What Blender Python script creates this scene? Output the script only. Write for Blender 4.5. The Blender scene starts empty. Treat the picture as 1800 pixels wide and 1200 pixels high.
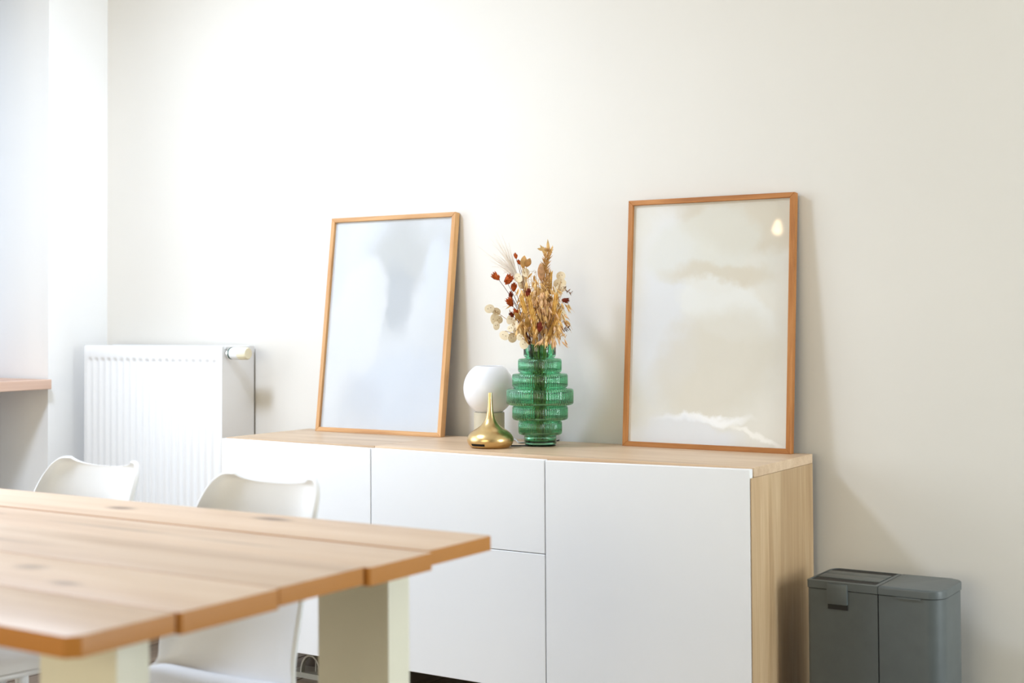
import bpy, bmesh, math, random
from mathutils import Vector, Matrix
random.seed(7)
S = bpy.context.scene
C = S.collection
PI = math.pi

# ------------------------------------------------------------------ camera, world, lights, exposure
F_PX, CY_PX = 2481.52, 495.18
yaw, pitch, roll = -0.5722561, 0.02404393, -0.00551222
cf = Vector((math.sin(yaw)*math.cos(pitch), math.cos(yaw)*math.cos(pitch), math.sin(pitch)))
cr0 = Vector((math.cos(yaw), -math.sin(yaw), 0)); cu0 = cr0.cross(cf)
cr = math.cos(roll)*cr0 + math.sin(roll)*cu0
cu = -math.sin(roll)*cr0 + math.cos(roll)*cu0
cam = bpy.data.cameras.new('camera'); camo = bpy.data.objects.new('camera', cam); C.objects.link(camo)
camo.matrix_world = Matrix(((cr.x, cu.x, -cf.x, 3.20565), (cr.y, cu.y, -cf.y, -3.69239), (cr.z, cu.z, -cf.z, 1.12126), (0, 0, 0, 1)))
cam.sensor_width = 36; cam.lens = F_PX/1800*36
cam.shift_y = (CY_PX-600)/1800
cam.clip_start = 0.05
cam.dof.use_dof = True; cam.dof.focus_distance = 4.1; cam.dof.aperture_fstop = 3.0
S.camera = camo

w = bpy.data.worlds.new('world'); S.world = w; w.use_nodes = True
w.node_tree.nodes['Background'].inputs[0].default_value = (0.75, 0.85, 1.0, 1)
w.node_tree.nodes['Background'].inputs[1].default_value = 0.3

KL, KR, KF, KP, KC = .52, .98, .98, .5, .46
CLX, CLY = 0.0, -1.45
def area(name, loc, direction, sx, sy, power, col):
    l = bpy.data.lights.new(name, 'AREA'); l.shape = 'RECTANGLE'; l.size = sx; l.size_y = sy
    l.energy = power; l.color = col
    o = bpy.data.objects.new(name, l); C.objects.link(o); o.location = loc
    o.rotation_euler = Vector(direction).to_track_quat('-Z', 'Y').to_euler()
    return o
# daylight entering by the large window in the left wall and the right window; the front area is added fill light
area('daylight_left_window', (-1.37, -1.875, 1.55), (1, 0, 0), 2.1, 1.55, 100*KL, (0.83, 0.91, 1.0))
area('daylight_right_window', (5.45, -.575, 1.15), (-1, 0, 0), .9, 1.9, 100*KR, (0.86, 0.96, 1.0))
area('front_window_fill', (1.6, -6.45, 1.20), (0, 1, 0), 3.0, 2.2, 100*KF, (1.0, 0.89, 0.64))

S.view_settings.view_transform = 'Standard'; S.view_settings.look = 'None'
S.view_settings.gamma = 1; S.view_settings.use_curve_mapping = False
S.view_settings.exposure = 0.08

# ------------------------------------------------------------------ helpers
def lin(c):
    return tuple((v/255/12.92 if v/255 <= .04045 else ((v/255+.055)/1.055)**2.4) for v in c) + (1,)

def thing(name, label, cat, loc=(0, 0, 0), rz=0, group=None):
    o = bpy.data.objects.new(name, None); C.objects.link(o)
    o.empty_display_size = .05
    o.location = loc; o.rotation_euler = (0, 0, rz)
    o['label'] = label; o['category'] = cat
    if group: o['group'] = group
    return o

def obj(name, bm, mat, parent=None, smooth=None, label=None, loc=None):
    me = bpy.data.meshes.new(name)
    if isinstance(bm, bmesh.types.BMesh):
        bmesh.ops.recalc_face_normals(bm, faces=bm.faces)
        bm.to_mesh(me); bm.free()
    if smooth is not None:
        me.polygons.foreach_set('use_smooth', [True]*len(me.polygons))
        if smooth > 0: me.set_sharp_from_angle(angle=math.radians(smooth))
    me.materials.append(mat)
    o = bpy.data.objects.new(name, me); C.objects.link(o)
    if parent: o.parent = parent
    if label: o['label'] = label
    if loc: o.location = loc
    return o

def struct(o):
    o['kind'] = 'structure'; return o

def add_box(bm, x0, x1, y0, y1, z0, z1):
    vs = [bm.verts.new((x, y, z)) for x in (x0, x1) for y in (y0, y1) for z in (z0, z1)]
    q = [(0, 1, 3, 2), (4, 6, 7, 5), (0, 4, 5, 1), (2, 3, 7, 6), (0, 2, 6, 4), (1, 5, 7, 3)]
    return [bm.faces.new([vs[i] for i in f]) for f in q]

def box(x0, x1, y0, y1, z0, z1, bev=0, seg=2):
    bm = bmesh.new(); add_box(bm, x0, x1, y0, y1, z0, z1)
    if bev: bmesh.ops.bevel(bm, geom=bm.edges[:], offset=bev, segments=seg, profile=.6, affect='EDGES')
    return bm

def boxes(lst, bev=0):
    bm = bmesh.new()
    for b in lst: add_box(bm, *b)
    if bev: bmesh.ops.bevel(bm, geom=bm.edges[:], offset=bev, segments=2, profile=.6, affect='EDGES')
    return bm

def prism(pts, z0, z1, bev=0, seg=2):
    """outline in xy extruded in z"""
    bm = bmesh.new()
    a = [bm.verts.new((x, y, z0)) for x, y in pts]; b = [bm.verts.new((x, y, z1)) for x, y in pts]
    n = len(pts)
    bm.faces.new(a[::-1]); top = bm.faces.new(b)
    for i in range(n): bm.faces.new((a[i], a[(i+1) % n], b[(i+1) % n], b[i]))
    if bev:
        bmesh.ops.bevel(bm, geom=list(top.edges), offset=bev, segments=seg, profile=.6, affect='EDGES')
    return bm

def rounded(x0, x1, y0, y1, rs, n=8):
    """rounded rectangle outline, rs = radii for (x1,y0),(x1,y1),(x0,y1),(x0,y0)"""
    out = []
    for (cx, cy, a0), r in zip(((x1, y0, -90), (x1, y1, 0), (x0, y1, 90), (x0, y0, 180)), rs):
        sx = -1 if cx == x1 else 1; sy = 1 if cy == y0 else -1
        if r <= 0: out.append((cx, cy)); continue
        for k in range(n+1):
            a = math.radians(a0 + 90*k/n)
            out.append((cx+sx*r+r*math.cos(a), cy+sy*r+r*math.sin(a)))
    return out

def lathe(prof, n=64, bm=None, closed=False):
    bm = bm or bmesh.new()
    rings = []
    for r, z in prof:
        if r < 1e-6: rings.append([bm.verts.new((0, 0, z))])
        else: rings.append([bm.verts.new((r*math.cos(2*PI*k/n), r*math.sin(2*PI*k/n), z)) for k in range(n)])
    m = len(rings)
    for i in range(m if closed else m-1):
        A, B = rings[i], rings[(i+1) % m]
        for k in range(n):
            k2 = (k+1) % n
            if len(A) == 1 and len(B) == 1: continue
            if len(A) == 1: bm.faces.new((A[0], B[k], B[k2]))
            elif len(B) == 1: bm.faces.new((A[k], A[k2], B[0]))
            else: bm.faces.new((A[k], A[k2], B[k2], B[k]))
    return bm

def tube(bm, pts, r, n=6, r1=None, cap=True):
    pts = [Vector(p) for p in pts]
    rings = []
    m = len(pts)
    up = Vector((.3, .2, 1)).normalized()
    for i, p in enumerate(pts):
        d = (pts[min(i+1, m-1)]-pts[max(i-1, 0)]).normalized()
        a = d.cross(up)
        if a.length < 1e-3: a = d.cross(Vector((1, 0, 0)))
        a.normalize(); b = d.cross(a)
        rr = r if r1 is None else r+(r1-r)*i/(m-1)
        rings.append([bm.verts.new(p+a*rr*math.cos(2*PI*k/n)+b*rr*math.sin(2*PI*k/n)) for k in range(n)])
    for i in range(m-1):
        for k in range(n):
            bm.faces.new((rings[i][k], rings[i][(k+1) % n], rings[i+1][(k+1) % n], rings[i+1][k]))
    if cap:
        bm.faces.new(rings[0][::-1]); bm.faces.new(rings[-1])
    return bm

def bez(p0, p1, p2, n=8):
    p0, p1, p2 = Vector(p0), Vector(p1), Vector(p2)
    return [(1-t)**2*p0+2*t*(1-t)*p1+t*t*p2 for t in [i/n for i in range(n+1)]]

def catmull(pts, n):
    """pts: list of tuples; n samples per span"""
    out = []
    P = [pts[0]]+list(pts)+[pts[-1]]
    for i in range(1, len(P)-2):
        for k in range(n):
            t = k/n
            out.append(tuple(.5*(2*b+(c-a)*t+(2*a-5*b+4*c-d)*t*t+(3*b-a-3*c+d)*t**3)
                       for a, b, c, d in zip(P[i-1], P[i], P[i+1], P[i+2])))
    out.append(tuple(pts[-1]))
    return out

# ------------------------------------------------------------------ materials (all procedural)
class NT:
    def __init__(s, name):
        s.m = bpy.data.materials.new(name); s.m.use_nodes = True
        s.t = s.m.node_tree; s.p = s.t.nodes['Principled BSDF']; s.out = s.t.nodes['Material Output']
    def n(s, typ, **kw):
        nd = s.t.nodes.new(typ)
        for k, v in kw.items():
            if hasattr(nd, k): setattr(nd, k, v)
        return nd
    def l(s, a, b): s.t.links.new(a, b)
    def coord(s, kind='Object'): return s.n('ShaderNodeTexCoord').outputs[kind]
    def mapping(s, vec, scale=(1, 1, 1), loc=(0, 0, 0), rot=(0, 0, 0)):
        mp = s.n('ShaderNodeMapping'); s.l(vec, mp.inputs[0])
        mp.inputs['Scale'].default_value = scale; mp.inputs['Location'].default_value = loc; mp.inputs['Rotation'].default_value = rot
        return mp.outputs[0]
    def noise(s, vec, scale, detail=4, rough=.55, dist=0):
        nd = s.n('ShaderNodeTexNoise'); s.l(vec, nd.inputs['Vector'])
        nd.inputs['Scale'].default_value = scale; nd.inputs['Detail'].default_value = detail
        nd.inputs['Roughness'].default_value = rough; nd.inputs['Distortion'].default_value = dist
        return nd.outputs
    def ramp(s, fac, stops):
        r = s.n('ShaderNodeValToRGB'); s.l(fac, r.inputs[0]); e = r.color_ramp.elements
        while len(e) < len(stops): e.new(.5)
        for el, (p, c) in zip(e, stops): el.position = p; el.color = c
        return r.outputs[0]
    def mix(s, fac, a, b, mode='MIX'):
        mx = s.n('ShaderNodeMix', data_type='RGBA', blend_type=mode)
        for sock, v in ((mx.inputs[0], fac), (mx.inputs[6], a), (mx.inputs[7], b)):
            if hasattr(v, 'is_output'): s.l(v, sock)
            elif isinstance(v, (int, float)): sock.default_value = v
            else: sock.default_value = v
        return mx.outputs[2]
    def math(s, op, a, b=0, clamp=False):
        m = s.n('ShaderNodeMath', operation=op, use_clamp=clamp)
        for sock, v in ((m.inputs[0], a), (m.inputs[1], b)):
            if hasattr(v, 'is_output'): s.l(v, sock)
            else: sock.default_value = v
        return m.outputs[0]
    def bump(s, h, strength, dist=.01):
        b = s.n('ShaderNodeBump'); s.l(h, b.inputs['Height']); b.inputs['Strength'].default_value = strength
        b.inputs['Distance'].default_value = dist; s.l(b.outputs[0], s.p.inputs['Normal'])
    def set(s, **kw):
        names = dict(rough='Roughness', metal='Metallic', spec='Specular IOR Level', trans='Transmission Weight', ior='IOR', coat='Coat Weight', coatr='Coat Roughness', sss='Subsurface Weight')
        for k, v in kw.items(): s.p.inputs[names[k]].default_value = v
        return s
    def color(s, c):
        if hasattr(c, 'is_output'): s.l(c, s.p.inputs['Base Color'])
        else: s.p.inputs['Base Color'].default_value = c
        return s

def plain(name, col, rough=.5, metal=0, spec=.5, var=.04, scale=14, bump=0, coat=0):
    t = NT(name); f = t.noise(t.coord(), scale)[0]
    a = tuple(max(0, c*(1-var)) for c in col[:3])+(1,); b = tuple(min(1, c*(1+var)) for c in col[:3])+(1,)
    t.color(t.ramp(f, [(.3, a), (.7, b)])); t.set(rough=rough, metal=metal, spec=spec, coat=coat)
    if bump: t.bump(t.noise(t.coord(), scale*12, 3)[0], bump, .002)
    return t.m

def wood(name, dark, mid, light, axis='x', scale=1.0, rough=.45, spec=.5, contrast=1, knots=False, bump=.08, strips=0, endgrain_shade=None, coat=0):
    t = NT(name)
    st = {'x': (.09, 1, 1), 'y': (1, .09, 1), 'z': (1, 1, .09)}[axis]
    rnd = t.n('ShaderNodeObjectInfo').outputs['Random']
    off = t.n('ShaderNodeVectorMath', operation='ADD')
    t.l(t.coord(), off.inputs[0])
    cmb = t.n('ShaderNodeCombineXYZ'); k = t.math('MULTIPLY', rnd, 7.3)
    for i in range(3): t.l(k, cmb.inputs[i])
    t.l(cmb.outputs[0], off.inputs[1])
    v = t.mapping(off.outputs[0], scale=st)
    big = t.noise(v, 14*scale, 5, .6, .6)[0]
    fine = t.noise(t.mapping(off.outputs[0], scale=tuple(a if a == 1 else .02 for a in st)), 150*scale, 3, .6)[0]
    f = t.math('ADD', t.math('MULTIPLY', big, .7), t.math('MULTIPLY', fine, .3))
    c = t.ramp(f, [(.5-.16/contrast, dark), (.5, mid), (.5+.16/contrast, light)])
    tone = t.ramp(rnd, [(0, (.92, .92, .92, 1)), (1, (1.06, 1.04, 1.02, 1))])
    c = t.mix(1.0, c, tone, 'MULTIPLY')
    if knots:
        # individual knots and dark streaks in the boards (x, y, half length, half width)
        for kx, ky, kl, kw, ks in KNOTS:
            mp = t.n('ShaderNodeMapping', vector_type='TEXTURE'); t.l(t.coord(), mp.inputs[0])
            mp.inputs['Location'].default_value = (kx, ky, 0); mp.inputs['Scale'].default_value = (kl, kw, 1)
            ml = t.n('ShaderNodeVectorMath', operation='MULTIPLY'); t.l(mp.outputs[0], ml.inputs[0]); ml.inputs[1].default_value = (1, 1, 0)
            ln = t.n('ShaderNodeVectorMath', operation='LENGTH'); t.l(ml.outputs[0], ln.inputs[0])
            wob = t.math('ADD', ln.outputs['Value'], t.math('MULTIPLY', t.math('SUBTRACT', big, .5), 1.2))
            mr = t.n('ShaderNodeMapRange', interpolation_type='SMOOTHSTEP'); t.l(wob, mr.inputs[0])
            mr.inputs[1].default_value = 1.5; mr.inputs[2].default_value = .2; mr.inputs[3].default_value = 0; mr.inputs[4].default_value = ks
            c = t.mix(mr.outputs[0], c, lin((104, 74, 54)))
    if strips:
        sx = t.n('ShaderNodeSeparateXYZ'); t.l(t.coord(), sx.inputs[0])
        wn = t.n('ShaderNodeTexWhiteNoise', noise_dimensions='1D')
        t.l(t.math('FLOOR', t.math('MULTIPLY', sx.outputs[1], strips)), wn.inputs['W'])
        c = t.mix(1.0, c, t.ramp(wn.outputs[0], [(0, (.80, .78, .75, 1)), (1, (1.12, 1.13, 1.15, 1))]), 'MULTIPLY')
    if endgrain_shade:   # all side faces coloured darker: end grain plus the shade on the long edge
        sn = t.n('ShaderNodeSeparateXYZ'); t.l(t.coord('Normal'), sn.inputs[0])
        c = t.mix(t.math('LESS_THAN', t.math('ABSOLUTE', sn.outputs[2]), .6), c, t.mix(.94, c, endgrain_shade))
    t.color(c); t.set(rough=rough, spec=spec, coat=coat, coatr=rough)
    if bump: t.bump(fine, bump, .002)
    return t.m

M = {}
KNOTS = [(1.06, -1.78, .035, .018, .8), (1.42, -1.74, .04, .016, .8), (.98, -2.12, .05, .03, .75), (1.20, -2.33, .05, .025, .6), (1.33, -2.50, .05, .022, .7), (1.45, -2.30, .035, .02, .5), (1.02, -2.30, .09, .02, .4), (.86, -1.95, .05, .015, .5), (1.60, -2.36, .03, .014, .5), (1.25, -1.96, .16, .010, .4), (1.55, -1.97, .12, .008, .35), (1.1, -2.15, .2, .008, .4)]
M['wall'] = plain('wall_paint', (.765, .735, .68, 1), .75, spec=.3, var=.012, scale=1.5, bump=.04)
M['wall_left'] = plain('side_wall_paint', (.93, .925, .91, 1), .75, spec=.3, var=.012, scale=1.5, bump=.04)
M['ceiling'] = plain('ceiling_paint', (.85, .85, .84, 1), .9, var=.01)
M['grout'] = plain('floor_joint', lin((38, 32, 27)), .9)
M['floor'] = wood('floor_planks', lin((84, 66, 50)), lin((112, 92, 72)), lin((136, 114, 92)), 'y', .8, .42)
M['sill'] = wood('sill_wood', lin((206, 168, 146)), lin((218, 182, 160)), lin((226, 194, 174)), 'y', 1, .5, .3)
M['white_lacquer'] = plain('white_lacquer', (.90, .905, .91, 1), .38, spec=.4, var=.008, scale=3)
M['radiator'] = plain('radiator_enamel', (.88, .885, .89, 1), .32, spec=.5, var=.008, scale=3)
M['cab_wood_top'] = wood('pale_oak_top', lin((188, 158, 126)), lin((205, 178, 148)), lin((218, 194, 166)), 'x', 1.2, .42, bump=.04)
M['cab_wood_side'] = wood('pale_oak_side', lin((184, 150, 110)), lin((203, 170, 130)), lin((219, 190, 152)), 'z', 1.2, .5, bump=.04, strips=13)
M['oak'] = wood('frame_oak_upright', lin((176, 122, 68)), lin((200, 150, 94)), lin((218, 172, 118)), 'z', 2.2, .45)
M['oak_x'] = wood('frame_oak_rail', lin((176, 122, 68)), lin((200, 150, 94)), lin((218, 172, 118)), 'x', 2.2, .45)
M['table'] = wood('table_oak', lin((196, 164, 134)), lin((214, 186, 158)), lin((225, 201, 176)), 'x', .7, .38, .35, 1.0, knots=True, bump=.05, endgrain_shade=lin((186, 120, 40)))  # pale top colour stands in for its sheen; side faces darkened for shade
M['cream'] = plain('cream_powder_coat', lin((236, 232, 212)), .45, var=.01)
M['chair'] = plain('white_shell_plastic', (.80, .81, .82, 1), .35, var=.008)
M['cushion'] = plain('white_leatherette', (.82, .83, .84, 1), .5, var=.02, bump=.05)
M['beech'] = wood('beech', lin((190, 140, 95)), lin((206, 160, 115)), lin((216, 176, 134)), 'z', 1.5, .5)
M['brass'] = plain('brushed_brass', (.70, .50, .23, 1), .30, 1, var=.05, scale=30)
M['black'] = plain('recess_shade', (.008, .008, .008, 1), .6)  # flat black that paints the shade inside slots and gaps
M['rubber'] = plain('black_cord', (.02, .018, .018, 1), .5)
M['grey_cord'] = plain('grey_cord', (.42, .41, .40, 1), .5)
M['opal'] = plain('opal_glass', (.86, .86, .88, 1), .28, var=.005); 
M['beige'] = plain('beige_metal', lin((196, 186, 162)), .45, var=.02)
M['bin'] = plain('dark_grey_plastic', lin((88, 94, 94)), .42, var=.06, scale=20, bump=.06)
M['chrome'] = plain('chrome', (.75, .75, .74, 1), .18, 1, var=.02)
M['ivory'] = plain('ivory_plastic', lin((236, 228, 200)), .4, var=.01)
M['green_collar'] = plain('dark_green_plastic', lin((10, 70, 50)), .4)
M['bulb'] = None
M['grey_metal'] = plain('grey_metal', lin((190, 190, 182)), .4, .2, var=.02)
M['oak_dark'] = wood('shaded_frame_oak_upright', lin((148, 92, 44)), lin((174, 114, 58)), lin((192, 134, 78)), 'z', 2.2, .5, .35)  # same oak as the other frame, darkened to paint in the dimmer light
M['oak_dark_x'] = wood('shaded_frame_oak_rail', lin((148, 92, 44)), lin((174, 114, 58)), lin((192, 134, 78)), 'x', 2.2, .5, .35)
M['backing'] = plain('brown_backing_board', lin((150, 120, 90)), .8)

def glass_mat(name, tint, rough=.03, ior=1.45):
    t = NT(name); f = t.noise(t.coord(), 3)[0]
    t.color(t.ramp(f, [(0, tint), (1, tuple(c*.98 for c in tint[:3])+(1,))])); t.set(rough=rough, trans=1, ior=ior)
    return t.m
M['green_glass'] = glass_mat('green_glass', (.33, .74, .50, 1), .02)
M['clear_glass'] = glass_mat('clear_glass', (.85, .95, .9, 1), .02)

def pane_mat(name, tint=(1, 1, 1, 1), refl=1.0, rough=.015):
    """thin picture glass: transparent sheet with a fresnel reflection"""
    t = NT(name)
    tr = t.n('ShaderNodeBsdfTransparent'); tr.inputs[0].default_value = tint
    gl = t.n('ShaderNodeBsdfGlossy'); gl.inputs['Roughness'].default_value = rough
    lw = t.n('ShaderNodeLayerWeight'); lw.inputs[0].default_value = .5
    sch = t.math('ADD', t.math('MULTIPLY', t.math('POWER', lw.outputs['Facing'], 5), .96), .04)
    w_ = t.noise(t.coord(), 4, 2)[0]
    t.l(t.math('ADD', t.math('MULTIPLY', w_, rough*.3), rough*.85), gl.inputs['Roughness'])
    mx = t.n('ShaderNodeMixShader'); t.l(t.math('MULTIPLY', sch, refl), mx.inputs[0])
    t.l(tr.outputs[0], mx.inputs[1]); t.l(gl.outputs[0], mx.inputs[2]); t.l(mx.outputs[0], t.out.inputs[0])
    return t.m
M['pane'] = pane_mat('picture_glass', refl=.03, rough=.03)
M['window_pane'] = pane_mat('window_glass')

def art_mat(name, base, base2, shapes):
    """abstract watercolour print: soft noise-edged washes on paper. shapes: (cx,cz,rx,rz,rot,soft,colour,strength)"""
    t = NT(name); co = t.coord()
    nz = t.noise(co, 6, 5, .6)[1]
    nv = t.n('ShaderNodeVectorMath', operation='SUBTRACT'); t.l(nz, nv.inputs[0]); nv.inputs[1].default_value = (.5, .5, .5)
    sc = t.n('ShaderNodeVectorMath', operation='SCALE'); t.l(nv.outputs[0], sc.inputs[0]); sc.inputs['Scale'].default_value = .13
    ad = t.n('ShaderNodeVectorMath', operation='ADD'); t.l(co, ad.inputs[0]); t.l(sc.outputs[0], ad.inputs[1])
    c = t.ramp(t.noise(t.mapping(co, scale=(1, 1, .6)), 5, 6, .6)[0], [(.3, base), (.7, base2)])
    for cx, cz, rx, rz, rot, soft, col, st in shapes:
        mp = t.n('ShaderNodeMapping', vector_type='TEXTURE'); t.l(ad.outputs[0], mp.inputs[0])
        mp.inputs['Location'].default_value = (cx, 0, cz); mp.inputs['Rotation'].default_value = (0, rot, 0)
        mp.inputs['Scale'].default_value = (rx, 1, rz)
        ml = t.n('ShaderNodeVectorMath', operation='MULTIPLY'); t.l(mp.outputs[0], ml.inputs[0]); ml.inputs[1].default_value = (1, 0, 1)
        ln = t.n('ShaderNodeVectorMath', operation='LENGTH'); t.l(ml.outputs[0], ln.inputs[0])
        mr = t.n('ShaderNodeMapRange', interpolation_type='SMOOTHSTEP'); t.l(ln.outputs['Value'], mr.inputs[0])
        mr.inputs[1].default_value = 1+soft; mr.inputs[2].default_value = 1-soft
        mr.inputs[3].default_value = 0; mr.inputs[4].default_value = st
        c = t.mix(mr.outputs[0], c, col)
    t.color(c); t.set(rough=.8, spec=.2, coat=.4, coatr=.04)   # print pressed against its glazing: glossy face
    return t.m
M['art_left'] = art_mat('pale_blue_watercolour', lin((190, 193, 196)), lin((202, 204, 205)), [
    (.03, .52, .10, .18, .12, .35, lin((166, 167, 166)), .55),
    (.08, .60, .17, .10, 0, .45, lin((174, 174, 170)), .5),
    (.05, .44, .06, .12, -.1, .3, lin((158, 162, 167)), .45),
    (.19, .54, .05, .11, 0, .4, lin((197, 201, 206)), .9),
    (-.15, .33, .12, .26, .35, .12, lin((204, 205, 205)), .75),
    (.09, .14, .20, .13, 0, .5, lin((184, 192, 205)), .5),
    (-.10, .10, .10, .09, .3, .4, lin((176, 178, 183)), .4)])
M['art_right'] = art_mat('beige_watercolour', lin((218, 215, 205)), lin((228, 224, 215)), [
    (-.14, .40, .10, .26, .1, .5, lin((224, 227, 234)), .7),
    (.10, .66, .22, .10, .25, .25, lin((206, 194, 172)), .6),
    (-.02, .58, .18, .10, -.3, .15, lin((220, 219, 210)), .6),
    (.03, .49, .16, .035, .05, .35, lin((208, 196, 174)), .55),
    (.05, .40, .16, .08, .35, .15, lin((230, 230, 226)), .8),
    (.02, .24, .20, .14, -.5, .25, lin((214, 207, 192)), .6),
    (-.02, .085, .13, .012, -.08, .5, lin((245, 245, 245)), .9),
    (-.06, .04, .16, .045, .05, .4, lin((222, 224, 230)), .7),
    (.15, .05, .09, .010, .35, .5, lin((244, 242, 236)), .8)])

# ------------------------------------------------------------------ the room
WY, LX, RX, FY, CZ = 0.042, -1.058, 5.2, -6.2, 2.65
floor = struct(obj('floor', box(LX-.5, RX+.2, FY-.2, WY+.2, -.12, -.006), M['grout']))
pw = .186
k = 0
for i in range(18):
    x0 = -1.04 + i*pw
    off = (0, .62, .31, .93)[i % 4]
    y1 = WY-.004
    y = WY + .9 - off
    while y > -3.6:
        ya, yb = max(y-1.2, -3.6), min(y, y1)
        if yb - ya > .05:
            obj('plank', box(x0+.0025, x0+pw-.0025, ya+.0025, yb-.0025, -.006, 0, .0012, 1), M['floor'], floor)
        y -= 1.2
struct(obj('ceiling', box(LX-.5, RX+.2, FY-.2, WY+.2, CZ, CZ+.1), M['ceiling']))
struct(obj('wall_back', box(LX-.5, RX+.2, WY, WY+.15, -.006, CZ), M['wall']))

def wall_y(name, x0, x1, ya, yb, openings, mat):
    """wall running along y with rectangular openings (y0,y1,z0,z1), one mesh"""
    bm = bmesh.new(); ops = sorted(openings)
    y = ya
    for (o0, o1, z0, z1) in ops:
        add_box(bm, x0, x1, y, o0, -.006, CZ)
        add_box(bm, x0, x1, o0, o1, -.006, z0)
        add_box(bm, x0, x1, o0, o1, z1, CZ)
        y = o1
    add_box(bm, x0, x1, y, yb, -.006, CZ)
    return struct(obj(name, bm, mat))
NI = (-.66, -.237, 0, 2.45)        # tall recess with the wooden sill board across it
BW = (-2.95, -.80, .75, 2.35)        # large window
wall_y('wall_left', LX-.32, LX, FY, WY, [NI, BW], M['wall_left'])
RW = (-1.05, -.10, .15, 2.15)
wall_y('wall_right', RX, RX+.2, FY, WY, [RW], M['wall'])
bm = bmesh.new()
for b in ((LX, .1, FY-.15, FY, -.006, CZ), (3.1, RX, FY-.15, FY, -.006, CZ), (.1, 3.1, FY-.15, FY, -.006, .08), (.1, 3.1, FY-.15, FY, 2.3, CZ)): add_box(bm, *b)
struct(obj('wall_front', bm, M['wall']))

def window(n, axis, pos, a0, a1, z0, z1, mullions):
    t = bpy.data.objects.new('window_%d' % n, None); C.objects.link(t); t['kind'] = 'structure'
    def bx(a, b, c, d, th, off=0):
        return (pos-th+off, pos+th+off, a, b, c, d) if axis == 'x' else (a, b, pos-th+off, pos+th+off, c, d)
    obj('window_frame', boxes([bx(a0, a0+.06, z0, z1, .03), bx(a1-.06, a1, z0, z1, .03), bx(a0+.06, a1-.06, z0, z0+.06, .03), bx(a0+.06, a1-.06, z1-.06, z1, .03)]), M['white_lacquer'], t)
    edges = [a0+.06+(a1-a0-.12)*i/(mullions+1) for i in range(mullions+2)]
    for i in range(mullions):
        obj('mullion', boxes([bx(edges[i+1]-.03, edges[i+1]+.03, z0+.06, z1-.06, .025)]), M['white_lacquer'], t)
    for i in range(mullions+1):
        obj('pane', boxes([bx(edges[i], edges[i+1], z0+.06, z1-.06, .003)]), M['window_pane'], t)
    return t
# niche: closed shutter panel at its back, wooden board along its lower edge
w1 = bpy.data.objects.new('window_1', None); C.objects.link(w1); w1['kind'] = 'structure'
obj('window_frame', boxes([(LX-.38, LX-.32, NI[0]-.05, NI[1]+.05, NI[2], NI[3])]), M['white_lacquer'], w1)
obj('window_sill', box(LX-.32, LX+.034, NI[0]+.001, -.2475, .862, .8975, .002, 1), M['sill'], w1, label='pinkish wooden sill board')
# two long blinds slats shapes on the shutter
for i in range(12):
    obj('shutter_slat', box(LX-.32, LX-.312, NI[0]+.01, NI[1]-.01, .92+i*.126, .92+i*.126+.118, .003, 1), M['white_lacquer'], w1)
window(2, 'x', LX-.26, BW[0], BW[1], BW[2], BW[3], 0)
window(3, 'x', RX+.12, RW[0], RW[1], RW[2], RW[3], 0)
window(4, 'y', FY-.10, .1, 3.1, .08, 2.3, 3)  # unseen window, added and made tall for the front fill light

# ------------------------------------------------------------------ sideboard: two units side by side
CT = .74
def door_mesh(x0, x1, z0, z1l, z1r, y0=-.42, y1=-.402, zl0=None):
    bm = bmesh.new()
    fs = add_box(bm, x0, x1, y0, y1, z0, 1.0)
    for v in bm.verts:
        if v.co.z > .9: v.co.z = z1l if abs(v.co.x-x0) < 1e-6 else z1r
    bmesh.ops.bevel(bm, geom=bm.edges[:], offset=.0012, segments=1, affect='EDGES')
    return bm
def foot_arch(parent, cx, y0):
    """wide low support with an arched bracket on a flat bar"""
    bm = bmesh.new()
    add_box(bm, cx-.085, cx+.085, y0, y0+.075, 0, .016)
    f = obj('support_foot', bm, M['grey_metal'], parent)
    bm = bmesh.new()
    pts = [(cx+.042*math.cos(PI*k/14), .016+.058*math.sin(PI*k/14)) for k in range(15)]
    pti = [(cx+.036*math.cos(PI*k/14), .016+.052*math.sin(PI*k/14)) for k in range(15)]
    for yy0, yy1 in ((y0+.004, y0+.020),):
        A = [[bm.verts.new((p[0], y, p[1])) for p in L] for L in (pts, pti) for y in (yy0, yy1)]
        o0, o1, i0, i1 = A
        for k in range(14):
            bm.faces.new((o0[k], o0[k+1], o1[k+1], o1[k])); bm.faces.new((i0[k], i1[k], i1[k+1], i0[k+1]))
            bm.faces.new((o0[k], i0[k], i0[k+1], o0[k+1])); bm.faces.new((o1[k], o1[k+1], i1[k+1], i1[k]))
        for k in (0, 14): bm.faces.new((o0[k], o1[k], i1[k], i0[k]))
    obj('arch', bm, M['grey_metal'], f, 40)
    obj('post', box(cx-.019, cx+.019, y0+.004, y0+.020, .0725, .10), M['grey_metal'], f)
    obj('rod', box(cx-.002, cx+.002, y0+.03, y0+.034, .016, .069), M['grey_metal'], f)

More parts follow.
